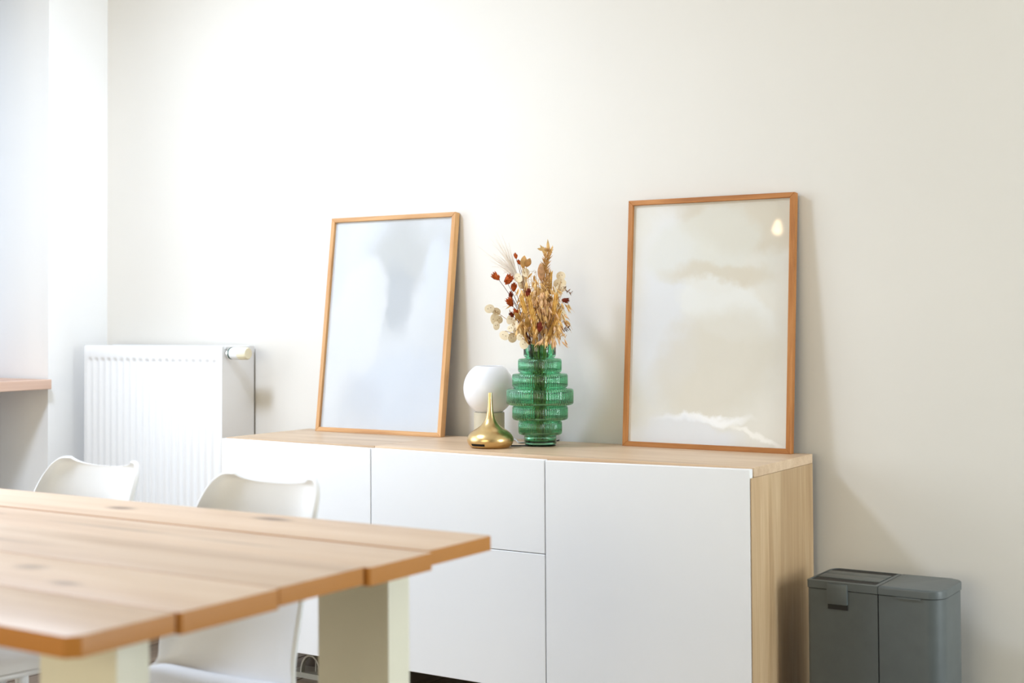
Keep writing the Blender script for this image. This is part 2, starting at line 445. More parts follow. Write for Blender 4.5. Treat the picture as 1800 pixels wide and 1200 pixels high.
ua = thing('sideboard_unit', 'narrow white-door sideboard unit with pale oak top beside the radiator', 'cabinet', group='sideboard units')
obj('top_panel', box(0, .5995, -.401, 0, .715, CT, .0008, 1), M['cab_wood_top'], ua)
obj('side_panel', box(.0, .018, -.40, 0, .10, .715), M['cab_wood_side'], ua)
obj('side_panel', box(.582, .5995, -.40, 0, .10, .715), M['cab_wood_side'], ua)
obj('bottom_panel', box(.018, .582, -.40, 0, .10, .118), M['cab_wood_top'], ua)
obj('back_panel', box(.018, .582, -.012, -.002, .118, .715), M['cab_wood_side'], ua)
obj('door', door_mesh(.0, .5985, .101, .738, .7335), M['white_lacquer'], ua)
foot_arch(ua, .288, -.335)
obj('support_leg', box(.03, .055, -.06, -.035, 0, .10), M['grey_metal'], ua)

ub = thing('sideboard_unit', 'wide sideboard unit of white fronts and pale oak side beside the grey bin', 'cabinet', group='sideboard units')
obj('top_panel', box(.6005, 1.80, -.401, 0, .715, CT, .0008, 1), M['cab_wood_top'], ub)
obj('side_panel', box(.6005, .618, -.40, 0, .10, .715), M['cab_wood_side'], ub)
obj('side_panel', boxes([(1.782, 1.80, -.40, 0, .10, .7145), (1.7983, 1.80, -.4195, -.40, .10, .7145)]), M['cab_wood_side'], ub)
obj('divider_panel', box(1.191, 1.209, -.40, 0, .118, .715), M['cab_wood_side'], ub)
obj('bottom_panel', box(.618, 1.782, -.40, 0, .10, .118), M['cab_wood_top'], ub)
obj('back_panel', box(.618, 1.782, -.012, -.002, .118, .715), M['cab_wood_side'], ub)
obj('drawer_front', door_mesh(.6015, 1.1985, .4765, .7345, .7305), M['white_lacquer'], ub)
obj('door', door_mesh(.6015, 1.1985, .101, .4745, .4745), M['white_lacquer'], ub)
obj('door', door_mesh(1.2015, 1.7965, .101, .7285, .7365), M['white_lacquer'], ub)
foot_arch(ub, 1.12, -.335)
for x in (.65, 1.72): obj('support_leg', box(x, x+.025, -.06, -.035, 0, .10), M['grey_metal'], ub)
obj('support_leg', box(1.72, 1.745, -.36, -.335, 0, .10), M['grey_metal'], ub)

# ------------------------------------------------------------------ framed prints leaning on the wall
def picture(label, xc, yb, lean, rz, art, gr, wd='oak'):
    t = thing('framed_print', label, 'picture', (xc, yb, CT), rz, gr)
    t.rotation_euler = (-lean, 0, rz)
    W, H, T, f = .518, .7215, .024, .0145
    def rail(name, quad, mat):
        bm = bmesh.new()
        a = [bm.verts.new((x, 0, z)) for x, z in quad]; b = [bm.verts.new((x, T, z)) for x, z in quad]
        bm.faces.new(a); bm.faces.new(b[::-1])
        for i in range(4): bm.faces.new((a[i], b[i], b[(i+1) % 4], a[(i+1) % 4]))
        bmesh.ops.bevel(bm, geom=bm.edges[:], offset=.0009, segments=1, affect='EDGES')
        obj(name, bm, mat, t)
    h = W/2
    rail('bottom_rail', [(-h, 0), (h, 0), (h-f, f), (-h+f, f)], M[wd+'_x'])
    rail('top_rail', [(-h+f, H-f), (h-f, H-f), (h, H), (-h, H)], M[wd+'_x'])
    rail('side_rail', [(-h, 0), (-h+f, f), (-h+f, H-f), (-h, H)], M[wd])
    rail('side_rail', [(h-f, f), (h, 0), (h, H), (h-f, H-f)], M[wd])
    obj('print', box(-h+f-.003, h-f+.003, .010, .012, f-.003, H-f+.003), art, t)
    bm = bmesh.new()
    add_box(bm, -h+f-.003, h-f+.003, .0055, .0075, f-.003, H-f+.003)
    obj('glass_pane', bm, M['pane'], t)
    obj('backing_board', box(-h+f-.003, h-f+.003, .0125, .018, f-.003, H-f+.003), M['backing'], t)
    return t
picture('oak-framed pale blue-white watercolour print leaning nearest the radiator', .344, -.0715, .1225, -.0045, M['art_left'], 'framed prints leaning on the wall')
picture('oak-framed beige watercolour print leaning at the sideboard end near the bin', 1.4945, -.0435, .0718, .0058, M['art_right'], 'framed prints leaning on the wall', 'oak_dark')

# ------------------------------------------------------------------ radiator on the back wall
rad = thing('radiator', 'white ribbed panel radiator on the wall beside the sideboard', 'radiator', (-.99, -.13, 0))
RW_, RD, RZ0, RZ1 = .703, .150, .12, 1.0205
bm = bmesh.new()
NF = 20; per = 10; m0 = .018; pitch_ = (RW_-2*m0)/NF
xs = [0, .004]+[m0+pitch_*(i/per) for i in range(NF*per+1)]+[RW_-.004, RW_]
zs = [RZ0, RZ0+.05, RZ0+.075]+[RZ0+.1+(RZ1-.07-RZ0-.1)*i/6 for i in range(7)]+[RZ1-.066, RZ1-.062, RZ1-.058, RZ1-.054, RZ1-.050, RZ1-.045, RZ1-.040, RZ1-.004, RZ1]
def fl(x, z):
    u = (x-m0)/pitch_
    if u < 0 or u > NF: return 0
    u = u % 1
    p = max(0, math.sin(PI*min(1, max(0, (u-.12)/.76))))**.8
    if z > RZ1-.044: r = 0
    elif z > RZ1-.068: r = min(1, (RZ1-.044-z)/.012)
    elif z < RZ0+.06: r = 0
    else: r = 1
    return .0075*p*r
grid = [[bm.verts.new((x, fl(x, z)+(.003 if (i in (0, len(xs)-1) or j in (0, len(zs)-1)) else 0), z)) for i, x in enumerate(xs)] for j, z in enumerate(zs)]
for j in range(len(zs)-1):
    for i in range(len(xs)-1): bm.faces.new((grid[j][i], grid[j][i+1], grid[j+1][i+1], grid[j+1][i]))
obj('front_panel', bm, M['radiator'], rad, 50)
obj('side_panel', box(-.0008, .0012, .003, RD, RZ0+.01, RZ1-.002), M['radiator'], rad)
obj('side_panel', box(RW_-.0012, RW_+.0008, .003, RD+.012, RZ0+.01, RZ1-.002), M['radiator'], rad)
obj('back_panel', box(.002, RW_-.002, RD-.006, RD, RZ0+.01, RZ1-.01), M['radiator'], rad)
g = [(.0, RW_, .003, .016, RZ1-.006, RZ1), (.0, RW_, RD-.012, RD, RZ1-.006, RZ1)]
g += [(x, x+.009, .016, RD-.012, RZ1-.008, RZ1-.002) for x in [.004+i*.0183 for i in range(39)]]
obj('top_grille', boxes(g), M['radiator'], rad)
for bx_ in (.12, .54): obj('wall_bracket', box(bx_, bx_+.04, RD, RD+.0205, .5, .9), M['radiator'], rad)
# thermostat valve on the upper right end, axis along +x
def xlathe(prof, n=28):
    bm = lathe(prof, n)
    bmesh.ops.rotate(bm, cent=(0, 0, 0), matrix=Matrix.Rotation(PI/2, 3, 'Y'), verts=bm.verts)
    return bm
valve = obj('valve_body', xlathe([(0, 0), (.015, 0), (.015, .010), (.019, .011), (.019, .018), (0, .018)]), M['chrome'], rad, 40, loc=(RW_+.0008, .030, RZ1-.024))
obj('indicator_band', xlathe([(.0185, .018), (.0205, .0185), (.0205, .022), (.0, .022)]), M['green_collar'], valve, 40)
obj('knob', xlathe([(0, .022), (.019, .022), (.0215, .030), (.022, .055), (.0205, .062), (0, .062)]), M['radiator'], valve, 40)
kb = bmesh.new(); n = 40
rr = [[kb.verts.new((x, (r+(.0008 if k % 2 else 0))*math.cos(2*PI*k/n), (r+(.0008 if k % 2 else 0))*math.sin(2*PI*k/n))) for k in range(n)] for x, r in ((.060, .0205), (.066, .0215), (.093, .0205), (.098, .0175))]
for i in range(3):
    for k_ in range(n): kb.faces.new((rr[i][k_], rr[i][(k_+1) % n], rr[i+1][(k_+1) % n], rr[i+1][k_]))
kb.faces.new(rr[3]); kb.faces.new(rr[0][::-1])
obj('grip_cap', kb, M['ivory'], valve, 30, label='ivory ridged valve cap')
bm = bmesh.new(); tube(bm, [(0.05, .07, RZ0+.01), (.05, .07, 0)], .009, 12); 
obj('pipe', bm, M['chrome'], rad, 40)

# ------------------------------------------------------------------ green tiered glass vase
VX, VY = 1.024, -.157
vase = thing('vase', 'green ribbed glass vase of stacked round tiers holding dried flowers', 'vase', (VX, VY, CT))
tiers = [(.0476, .004, .031), (.0643, .033, .074), (.0818, .076, .118), (.0985, .120, .168), (.0818, .170, .212), (.0643, .214, .256), (.0476, .258, .297)]
outer = []; inner = []
rc = .007
for i, (r, z0, z1) in enumerate(tiers):
    if i == 0:
        outer += [(r-.003, z0, 0), (r, z0+.004, 0)]
    else:
        outer += [(r-rc, z0, 0), (r-rc*.3, z0+rc*.3, .4 if i < 6 else 0), (r, z0+rc, 1 if i < 6 else 0)]
    if i == 6: outer += [(r, z1-.003, 0), (r-.001, z1, 0)]
    else:
        if i == 0: outer += [(r, z1, 0)]
        else: outer += [(r, z1-rc, 1), (r-rc*.3, z1-rc*.3, .4), (r-rc, z1, 0)]
th_ = .0042
inner.append((.0, .012, 0))
for i, (r, z0, z1) in enumerate(tiers):
    a = z0+.005 if i else .012
    b = z1-.0045 if i < 6 else z1
    rb = 1 if 0 < i < 6 else 0
    rp = tiers[i-1][0] if i else 0
    rn = tiers[i+1][0] if i < 6 else 0
    inner.append((r-th_-.006, a, 0) if i else (r-.010, a, 0))
    inner.append((r-th_, a+.006, rb)); 
    inner.append((r-th_, b-(.005 if i < 6 else .001), rb))
    if i < 6: inner.append((r-th_-.006, b, 0))
    # waist through the joint between tiers
    if i < 6:
        w_ = min(r, rn)-th_-.005
        if r < rn: inner.append((w_, z1+.001, 0))
        else: inner.append((w_, z1+.001, 0))
NR = 76; NS = NR*8
bm = bmesh.new()
prof = [(0, .004, 0)]+outer+inner[::-1]
rings = []
nout = len(outer)+1
for j, (r, z, rb) in enumerate(prof):
    if r < 1e-6: rings.append([bm.verts.new((0, 0, z))]); continue
    ring = []
    for k_ in range(NS):
        a = 2*PI*k_/NS
        amp = (.0012 if j >= nout else .0009)*rb
        rr_ = r-amp*(.5-.5*math.cos(NR*a))
        ring.append(bm.verts.new((rr_*math.cos(a), rr_*math.sin(a), z)))
    rings.append(ring)
for A, B in zip(rings, rings[1:]):
    for k_ in range(NS):
        k2 = (k_+1) % NS
        if len(A) == 1: bm.faces.new((A[0], B[k_], B[k2]))
        elif len(B) == 1: bm.faces.new((A[k_], A[k2], B[0]))
        else: bm.faces.new((A[k_], A[k2], B[k2], B[k_]))
obj('glass_body', bm, M['green_glass'], vase, 60)
obj('clear_base', lathe([(0, 0), (.044, 0), (.0462, .0012), (.0462, .0028), (.045, .0038), (0, .0038)], 64), M['clear_glass'], vase, 40, label='clear glass foot ring')

# ------------------------------------------------------------------ brass diffuser and opal lamp with their cords
bd = thing('brass_diffuser', 'teardrop brass aroma diffuser with a thin neck in front of the lamp', 'diffuser', (.926, -.274, CT))
pr = [(0, 0), (.050, 0), (.056, .002), (.063, .0085), (.0672, .018), (.0676, .024), (.066, .0305), (.060, .040), (.050, .0485), (.0395, .055), (.030, .062), (.0215, .071), (.0155, .081), (.0115, .093), (.0085, .110), (.0068, .130), (.0055, .158), (.0050, .158), (.0044, .150), (0, .148)]
pr = [pr[0], pr[1]]+catmull(pr[1:17], 4)[1:]+pr[17:]
obj('body', lathe(pr, 96), M['brass'], bd, 50)
# vent slot low on the front, slightly proud of the shell
bm = bmesh.new()
a0 = math.atan2(-3.692+.274, 3.206-.926)-.62
vs = []
for z, rr_ in ((.0075, .0632), (.0140, .0665)):
    vs.append([bm.verts.new(((rr_)*math.cos(a0+(i-6)*.06), (rr_)*math.sin(a0+(i-6)*.06), z)) for i in range(13)])
for i in range(12): bm.faces.new((vs[0][i], vs[0][i+1], vs[1][i+1], vs[1][i]))
bmesh.ops.solidify(bm, geom=bm.faces[:], thickness=.001)
obj('vent_slot', bm, M['black'], bd)
bm = bmesh.new()
pts = [(.05, .035, .004), (.072, .065, .003), (.10, .105, .003), (.105, .155, .003), (.085, .20, .003), (.07, .27, .003)]
tube(bm, [p for p in catmull(pts, 6)], .0022, 8)
obj('power_cord', bm, M['rubber'], bd, 60)

lp = thing('table_lamp', 'unlit opal globe lamp on a beige cylinder base behind the brass diffuser', 'lamp', (.802, -.094, CT))
obj('base', lathe([(0, 0), (.0455, 0), (.047, .0015), (.047, .086), (.0455, .0875), (0, .0875)], 64), M['beige'], lp, 40)
pr = []
for k_ in range(33):
    a = -1.09+(2.11)*k_/32
    pr.append((.0785*math.cos(a), .160+.0785*math.sin(a)*(1.02 if a > 0 else 1.06)))
pr = [(pr[0][0], pr[0][1])]+pr[1:]
ri, zi = pr[-1]
pr += [(ri-.002, zi+.0005), (ri-.004, zi-.001)]+[(max(0, r-.004), z) for r, z in pr[::-1][2:-1]]+[(0, pr[0][1]+.002), (0, pr[0][1])]
obj('globe_shade', lathe(pr, 96), M['opal'], lp, 60)
bm = bmesh.new()
pts = [(.045, -.012, .006), (.085, -.03, .012), (.115, -.03, .010), (.135, -.040, .003), (.150, -.005, .003), (.145, .04, .003), (.13, .092, .003)]
tube(bm, catmull(pts, 6), .0024, 8)
obj('power_cord', bm, M['grey_cord'], lp, 60)

# ------------------------------------------------------------------ dried bouquet: every stem a thing of its own
MD = {}
def dry(name, col, var=.25, rough=.7, trl=0.0):
    m = plain('dried_'+name, lin(col), rough, var=var, scale=60, spec=.2)
    MD[name] = m; return m
dry('straw', (216, 174, 106)); dry('oat', (228, 188, 126)); dry('oat_pink', (222, 180, 136)); dry('wheat', (222, 176, 96))
dry('rust', (178, 84, 34), .3); dry('darkred', (116, 46, 28), .3); dry('pod', (243, 228, 198), .06); dry('pampas', (234, 222, 208), .06)
dry('stem', (190, 148, 92)); dry('tan', (204, 160, 102), .25); dry('dark_stem', (104, 52, 44)); dry('seed', (130, 96, 60)); dry('leaf', (198, 154, 84), .2); dry('brown', (122, 82, 50), .3)
SCL = 597.5
fh = Vector((cf.x, cf.y, 0)).normalized(); rh = Vector((fh.y, -fh.x, 0))
def bp(px, py, dep=0):
    """bouquet-local point: px,py measured from the vase axis at its rim height, dep in metres away from the viewer"""
    return rh*((px-950)/SCL) + fh*dep + Vector((0, 0, .297-(py-606)/SCL))
def root(px, dep):
    a = Vector(((px-950)/SCL*.30, dep*.3))
    if a.length > .028: a = a*(.028/a.length)
    neck = rh*a.x*1.25 + fh*a.y*1.25 + Vector((0, 0, .295))
    an = random.random()*2*PI; q = .024*math.sqrt(random.random())
    bot = -rh*a.x*.3 - fh*a.y*.3 + Vector((q*math.cos(an), q*math.sin(an), .016+random.random()*.03))
    return bot, neck
def stem_pts(tip, bend=.35):
    t = Vector(tip)
    px = t.dot(rh)*SCL+950; dep = t.dot(fh)
    b, nk = root(px, dep)
    up = Vector((0, 0, 1))
    c = nk + up*(t-nk).length*bend + (t-nk)*.15
    return [b]+[b+(nk-b)*k_/4 for k_ in (1, 2, 3)]+bez(nk, c, t, 8)
def grp(kind): return kind+' in the green vase'
def lozenge(bm, base, d, ln, wd, n=5, flat=1.0, side=None, bend=0):
    """a pointed seed/husk from base along d"""
    d = Vector(d).normalized()
    a = d.cross(side if side else Vector((random.random()-.5, random.random()-.5, random.random()-.5)))
    if a.length < 1e-4: a = d.cross(Vector((1, 0, .3)))
    a.normalize(); b = d.cross(a)
    base = Vector(base)
    p0 = bm.verts.new(base); p1 = bm.verts.new(base+d*ln+b*bend*ln)
    R1 = [bm.verts.new(base+d*ln*.3+b*bend*ln*.1+(a*math.cos(2*PI*k_/n)+b*flat*math.sin(2*PI*k_/n))*wd*.5) for k_ in range(n)]
    R2 = [bm.verts.new(base+d*ln*.62+b*bend*ln*.4+(a*math.cos(2*PI*k_/n)+b*flat*math.sin(2*PI*k_/n))*wd*.38) for k_ in range(n)]
    for k_ in range(n):
        k2 = (k_+1) % n
        bm.faces.new((p0, R1[k2], R1[k_])); bm.faces.new((R1[k_], R1[k2], R2[k2], R2[k_])); bm.faces.new((R2[k_], R2[k2], p1))
def rv(s=1): return Vector((random.uniform(-s, s), random.uniform(-s, s), random.uniform(-s, s)))

BL = (VX, VY, CT)
def stem_thing(name, label, cat, tip, mat, group=None, r=.0011, bend=.35):
    t = thing(name, label, cat, BL, 0, group)
    pts = stem_pts(tip, bend)
    bm = bmesh.new(); tube(bm, pts, r*1.5, 5, r*.8)
    obj('stem', bm, mat, t, 60)
    return t, pts

# pampas plume
t, pts = stem_thing('pampas_plume', 'pale feathery pampas plume fanning to the upper left of the bouquet', 'dried flower', bp(906, 474, .02), MD['pampas'], r=.0013)
bm = bmesh.new()
base0 = pts[-1]
targets = [(857, 401), (866, 404), (878, 399), (886, 410), (880, 430), (872, 420), (856, 441), (862, 436), (870, 455), (866, 461), (875, 470), (889, 420), (893, 440), (858, 448), (870, 410), (848, 441)]
for i in range(95):
    tx, ty = random.choice(targets)
    tip = bp(tx+random.gauss(0, 5), ty+random.gauss(0, 6), .03+random.gauss(0, .03))
    s = pts[-1] + (bp(914, 498, .0)-pts[-1])*random.random() + rv(.003)
    e = s+(tip-s)*random.uniform(.55, 1.0)
    mid = (s+e)/2+Vector((0, 0, .012))*random.random()+rv(.005)
    tube(bm, bez(s, mid, e, 5), .0009, 3, .00025, False)
obj('plume', bm, MD['pampas'], t, 80)['kind'] = 'stuff'

# tall foxtail spike
t, pts = stem_thing('foxtail_spike', 'tall bristly tan foxtail spike standing above the bouquet centre', 'dried flower', bp(966, 440, 0), MD['straw'], r=.0015)
bm = bmesh.new(); axis = bez(bp(960, 535, 0), bp(957, 490, 0), bp(966, 440, 0), 26)
for i, p in enumerate(axis[:-1]):
    d = (axis[i+1]-p).normalized()
    for k_ in range(13):
        a = random.random()*2*PI
        o = (rh*math.cos(a)+fh*math.sin(a))
        lozenge(bm, p+o*.003, (d*.9+o*.75), random.uniform(.013, .023), .0036, 4)
obj('seed_head', bm, MD['tan'], t, 70)['kind'] = 'stuff'
for (a, b, wd) in (((966, 446), (965, 421), .011), ((964, 450), (951, 431), .013), ((968, 450), (974, 432), .008), ((957, 440), (946, 438), .009)):
    bm = bmesh.new(); p, q = bp(*a, -.004), bp(*b, -.012)
    lozenge(bm, p, q-p, (q-p).length, wd, 6, .3, fh)
    obj('bract', bm, MD['oat'], t, 70)

# honesty (flat seed pods)
def honesty(label, pods, dep, tip):
    t, pts = stem_thing('honesty_stem', label, 'dried flower', bp(*tip, dep), MD['stem'], grp('honesty stems'), .0009, .25)
    for (px, py, rx, rz, rot) in pods:
        bm = bmesh.new(); c = bp(px, py, dep+random.uniform(-.008, .008))
        tl = random.uniform(-.5, .5); n = 18
        ax = (rh*math.cos(tl)+fh*math.sin(tl)); az = Vector((0, 0, 1))*.97+fh*random.uniform(-.3, .3)
        u = ax*math.cos(rot)+az*math.sin(rot); v = -ax*math.sin(rot)+az*math.cos(rot); nn = u.cross(v).normalized()
        A = [bm.verts.new(c+u*rx/SCL*math.cos(2*PI*k_/n)+v*rz/SCL*math.sin(2*PI*k_/n)+nn*.0006) for k_ in range(n)]
        B = [bm.verts.new(x.co-nn*.0012) for x in A]
        ca = bm.verts.new(c+nn*.0016); cb = bm.verts.new(c-nn*.0016)
        for k_ in range(n):
            k2 = (k_+1) % n
            bm.faces.new((A[k_], A[k2], ca)); bm.faces.new((B[k2], B[k_], cb)); bm.faces.new((A[k_], B[k_], B[k2], A[k2]))
        pod = obj('seed_pod', bm, MD['pod'], t, 60)
        bm = bmesh.new()
        for s_ in (-.3, .3):
            for sg in (1, -1): lozenge(bm, c+u*rx/SCL*s_+v*rz/SCL*.1*s_+nn*.0014*sg, v, .0032, .0026, 5, .35, nn)
        obj('seed', bm, MD['seed'], pod)
        bm = bmesh.new(); j = min(pts[4:], key=lambda q: (q-c).length)
        tube(bm, bez(j, (j+c)/2+Vector((0, 0, .006)), c-v*rz/SCL*.95, 4), .0005, 4)
        obj('stalk', bm, MD['stem'], pod)
honesty('honesty stem with a hanging cluster of cream pods at the bouquet left', [(862, 543, 9, 8, .3), (874, 548, 8, 7, -.5), (870, 562, 7, 10, .2), (878, 562, 7, 8, .7), (874, 573, 6, 8, 0)], .01, (872, 548))
honesty('honesty stem with two-seeded oval pods hanging beside the vase neck', [(888, 590, 10, 8, -.5), (902, 594, 9, 9, .4), (899, 578, 6, 6, .2)], -.03, (890, 582))
honesty('honesty stem with one round pod drooping over the vase rim', [(922, 605, 8, 9, .4), (915, 592, 6, 7, -.6)], -.05, (920, 592))
honesty('honesty stem with stacked golden pods at the upper right of the bouquet', [(988, 486, 9, 8, .1), (986, 499, 12, 9, .1), (984, 512, 8, 11, -.3), (991, 507, 7, 7, .4)], .0, (988, 496))
honesty('honesty stem with a big pod at the right flank of the bouquet', [(989, 553, 9, 12, .6), (983, 545, 8, 9, .1)], .03, (986, 552))
honesty('honesty stem with tan pods buried at the bouquet centre', [(920, 497, 9, 12, .1), (913, 489, 7, 9, .5), (926, 480, 7, 8, 0)], .0, (920, 500))
honesty('honesty stem with small speckled pods low on the bouquet left', [(905, 572, 8, 10, .2), (898, 562, 6, 9, -.3), (910, 582, 7, 7, .4)], -.02, (905, 570))

# rust-coloured safflower heads
def safflower(label, px, py, dep, dirx, dirz, col, size=1.0, spikes=True, stemtip=None):
    tip = bp(px, py, dep)
    t, pts = stem_thing('safflower_stem', label, 'dried flower', tip, MD['dark_stem'], grp('safflower stems'), .0009)
    d = (rh*dirx+Vector((0, 0, 1))*dirz+fh*random.uniform(-.5, -.1)).normalized()
    a = d.cross(fh).normalized(); b = d.cross(a)
    bm = bmesh.new(); n = 16
    if spikes:      # flared cup with a toothed rim
        prof_ = [(-.006, .0012), (-.002, .0036), (.004, .0062), (.009, .0066), (.0135, .0085)]
    else:           # closed oval bud
        prof_ = [(-.008, .0012), (-.005, .0042), (.0, .0062), (.005, .0060), (.010, .0042), (.0135, .0022)]
    L_ = []
    for q, (h, r_) in enumerate(prof_):
        last = q == len(prof_)-1
        L_.append([bm.verts.new(tip+d*(h+(.0045 if last and k_ % 2 else 0))*size+(a*math.cos(2*PI*k_/n)+b*math.sin(2*PI*k_/n))*r_*size*(1.12 if last and k_ % 2 else 1)*random.uniform(.93, 1.07)) for k_ in range(n)])
    for A, B in zip(L_, L_[1:]):
        for k_ in range(n): bm.faces.new((A[k_], A[(k_+1) % n], B[(k_+1) % n], B[k_]))
    bm.faces.new(L_[0][::-1])
    ctr = bm.verts.new(tip+d*.006*size)
    for k_ in range(n): bm.faces.new((L_[-1][k_], L_[-1][(k_+1) % n], ctr))
    calyx = obj('calyx', bm, MD[col], t, 50)
    bm = bmesh.new()
    for k_ in range(16):
        an = 2*PI*k_/16+random.uniform(-.15, .15)
        o = a*math.cos(an)+b*math.sin(an)
        f_ = random.choice((0, .35, .7))
        lozenge(bm, tip+d*(-.003+.010*f_)*size+o*(.0042 if spikes else .005)*size, d+o*(.5 if spikes else .25), random.uniform(.009, .013)*size, .0036*size, 4, .4)
    if spikes:
        for k_ in range(22):
            an = random.random()*2*PI; o = a*math.cos(an)+b*math.sin(an)
            tube(bm, [tip+d*.008*size, tip+(d*.0205+o*random.uniform(.002, .0095))*size], .00035, 3, .0002, False)
    obj('bracts', bm, MD[col], calyx, 70)
safflower('safflower with a flared rust head at the far left of the bouquet', 877, 490, -.01, -.75, .7, 'rust', 1.15)
safflower('safflower with a spiky rust head just below the pampas', 893, 497, -.01, .55, .85, 'rust', 1.35)
safflower('safflower with a pinkish-rust head behind the left oats', 905, 508, .0, .1, 1, 'rust', 1.15, False)
safflower('safflower with a small dark rust bud on the left side', 900, 521, -.01, -.1, 1, 'darkred', .9, False)
safflower('safflower with a bright rust bud at the middle left', 901, 536, -.03, -.5, .8, 'rust', 1.2)
safflower('safflower with a slender rust bud above the left honesty', 910, 552, -.03, -.5, .9, 'rust', 1.1, False)
safflower('safflower with a small dark bud beside the yellow leaf', 903, 556, -.03, -.5, .6, 'darkred', .7)
safflower('safflower with a deep red oval head at the bouquet centre', 929, 518, -.085, .1, 1, 'darkred', 1.05, False)
safflower('safflower with a deep red head low above the vase rim', 949, 578, -.075, .1, 1, 'darkred', 1.25, False)
safflower('safflower with a dark red head poking out at the right', 993, 529, -.02, 1, -.1, 'darkred', 1.0, False)
safflower('safflower with a dark head among the right-hand oats', 966, 531, -.03, .3, 1, 'brown', .9, False)
safflower('safflower with small rust buds at the pampas foot', 909, 452, .0, -.2, 1, 'rust', .75, False)
safflower('safflower with a rust bud above the tan leaves', 915, 463, .0, -.4, 1, 'rust', .7, False)

# wheat ears
def wheat(label, p0, p1, dep):
    tip = bp(*p0, dep)
    t, pts = stem_thing('wheat_ear', label, 'dried flower', tip, MD['wheat'], grp('wheat ears'), .0012)
    a, b = bp(*p0, dep), bp(*p1, dep-.005)
    bm = bmesh.new(); d = (b-a).normalized(); s = d.cross(fh).normalized(); L = (b-a).length
    n = 11
    for i in range(n):
        for k_, o in enumerate((s, -s, fh*-1, fh)):
            f_ = (i+.25*k_)/n
            lozenge(bm, a+d*L*f_+o*.0016, d+o*.42, .0125, .0048, 5, .8)
    lozenge(bm, b-d*.003, d, .012, .004, 5)
    obj('ear', bm, MD['wheat'], t, 60)
wheat('wheat ear standing upright just right of the rust buds', (926, 553), (918, 524), -.075)
wheat('wheat ear leaning beside the first at the front centre', (937, 556), (931, 525), -.078)
wheat('wheat ear behind the yellow leaf at the lower centre', (942, 585), (937, 548), -.07)
wheat('wheat ear on the right side below the golden honesty', (973, 556), (978, 520), -.065)
wheat('wheat ear at the back right under the foxtail', (968, 520), (970, 480), .02)
wheat('wheat ear at the back left under the tan leaves', (926, 510), (924, 474), .03)
wheat('wheat ear slanting towards the right edge of the bouquet', (975, 575), (984, 548), -.06)

# oats: drooping husks
def oats(label, top, dep, spread, n, mat='oat', drop=60):
    tip = bp(*top, dep)
    t, pts = stem_thing('oat_spray', label, 'dried flower', tip, MD['straw'], grp('oat sprays'), .0009)
    bm = bmesh.new(); bs = bmesh.new()
    for i in range(int(n*1.9)):
        f_ = random.random()
        j = tip+Vector((0, 0, -f_*drop/SCL))+rv(.002)
        o = rh*random.gauss(0, spread/SCL)+fh*random.gauss(-.006, .014)
        e = j+o+Vector((0, 0, -random.uniform(.0, .012)))
        tube(bs, bez(j, (j+e)/2+Vector((0, 0, .012)), e, 4), .0004, 3, None, False)
        d = Vector((0, 0, -1))+o*18+rv(.35)
        for q in range(3):
            lozenge(bm, e, d+rv(.22), random.uniform(.019, .030), random.uniform(.0046, .0072), 5, .6)
        if random.random() < .5: tube(bm, [e, e+(d.normalized()+rv(.25))*.032], .0003, 3, None, False)
    h = obj('seed_head', bm, MD[mat], t, 70); h['kind'] = 'stuff'
    obj('branchlets', bs, MD['straw'], h)
oats('oat spray drooping left of centre beneath the tan leaves', (935, 487), -.02, 9, 14)
oats('oat spray hanging thickest at the bouquet centre', (948, 492), -.035, 10, 17)
oats('oat spray hanging in front of the foxtail spike', (958, 498), -.03, 9, 16)
oats('pinkish oat spray beside the centre of the bouquet', (948, 508), -.045, 9, 14, 'oat_pink', 50)
oats('pinkish oat spray to the right of the dark red centre head', (960, 520), -.045, 9, 15, 'oat_pink', 45)
oats('oat spray low at the front right over the vase', (972, 548), -.04, 9, 11, 'oat', 30)
oats('oat spray at the back centre of the bouquet', (943, 500), .03, 14, 14)
oats('oat spray at the back right behind the wheat', (975, 510), .03, 9, 12)
oats('oat spray at the right shoulder of the bouquet', (982, 528), -.02, 8, 12)
oats('oat spray at the left shoulder below the pampas', (920, 500), .0, 8, 12)
oats('oat spray low at the left behind the wheat', (918, 560), -.02, 9, 9, 'oat', 22)
oats('pinkish oat spray draping over the vase rim', (972, 588), -.055, 9, 6, 'oat_pink', 8)
oats('oat spray low in the middle just above the vase', (954, 548), -.03, 10, 12, 'oat', 28)
oats('oat spray trailing down at the right of the vase rim', (966, 584), -.05, 7, 5, 'oat', 10)

oats('oat spray filling the gap between the rust buds and the wheat', (926, 520), -.03, 9, 12)
oats('oat spray standing high behind the broad husk leaf', (944, 478), .015, 9, 12, 'oat', 45)
oats('oat spray bunched low between the two wheat ears', (934, 550), -.02, 9, 9, 'oat', 25)
oats('oat spray crowding the right of the vase mouth', (976, 545), -.03, 8, 10, 'oat_pink', 30)
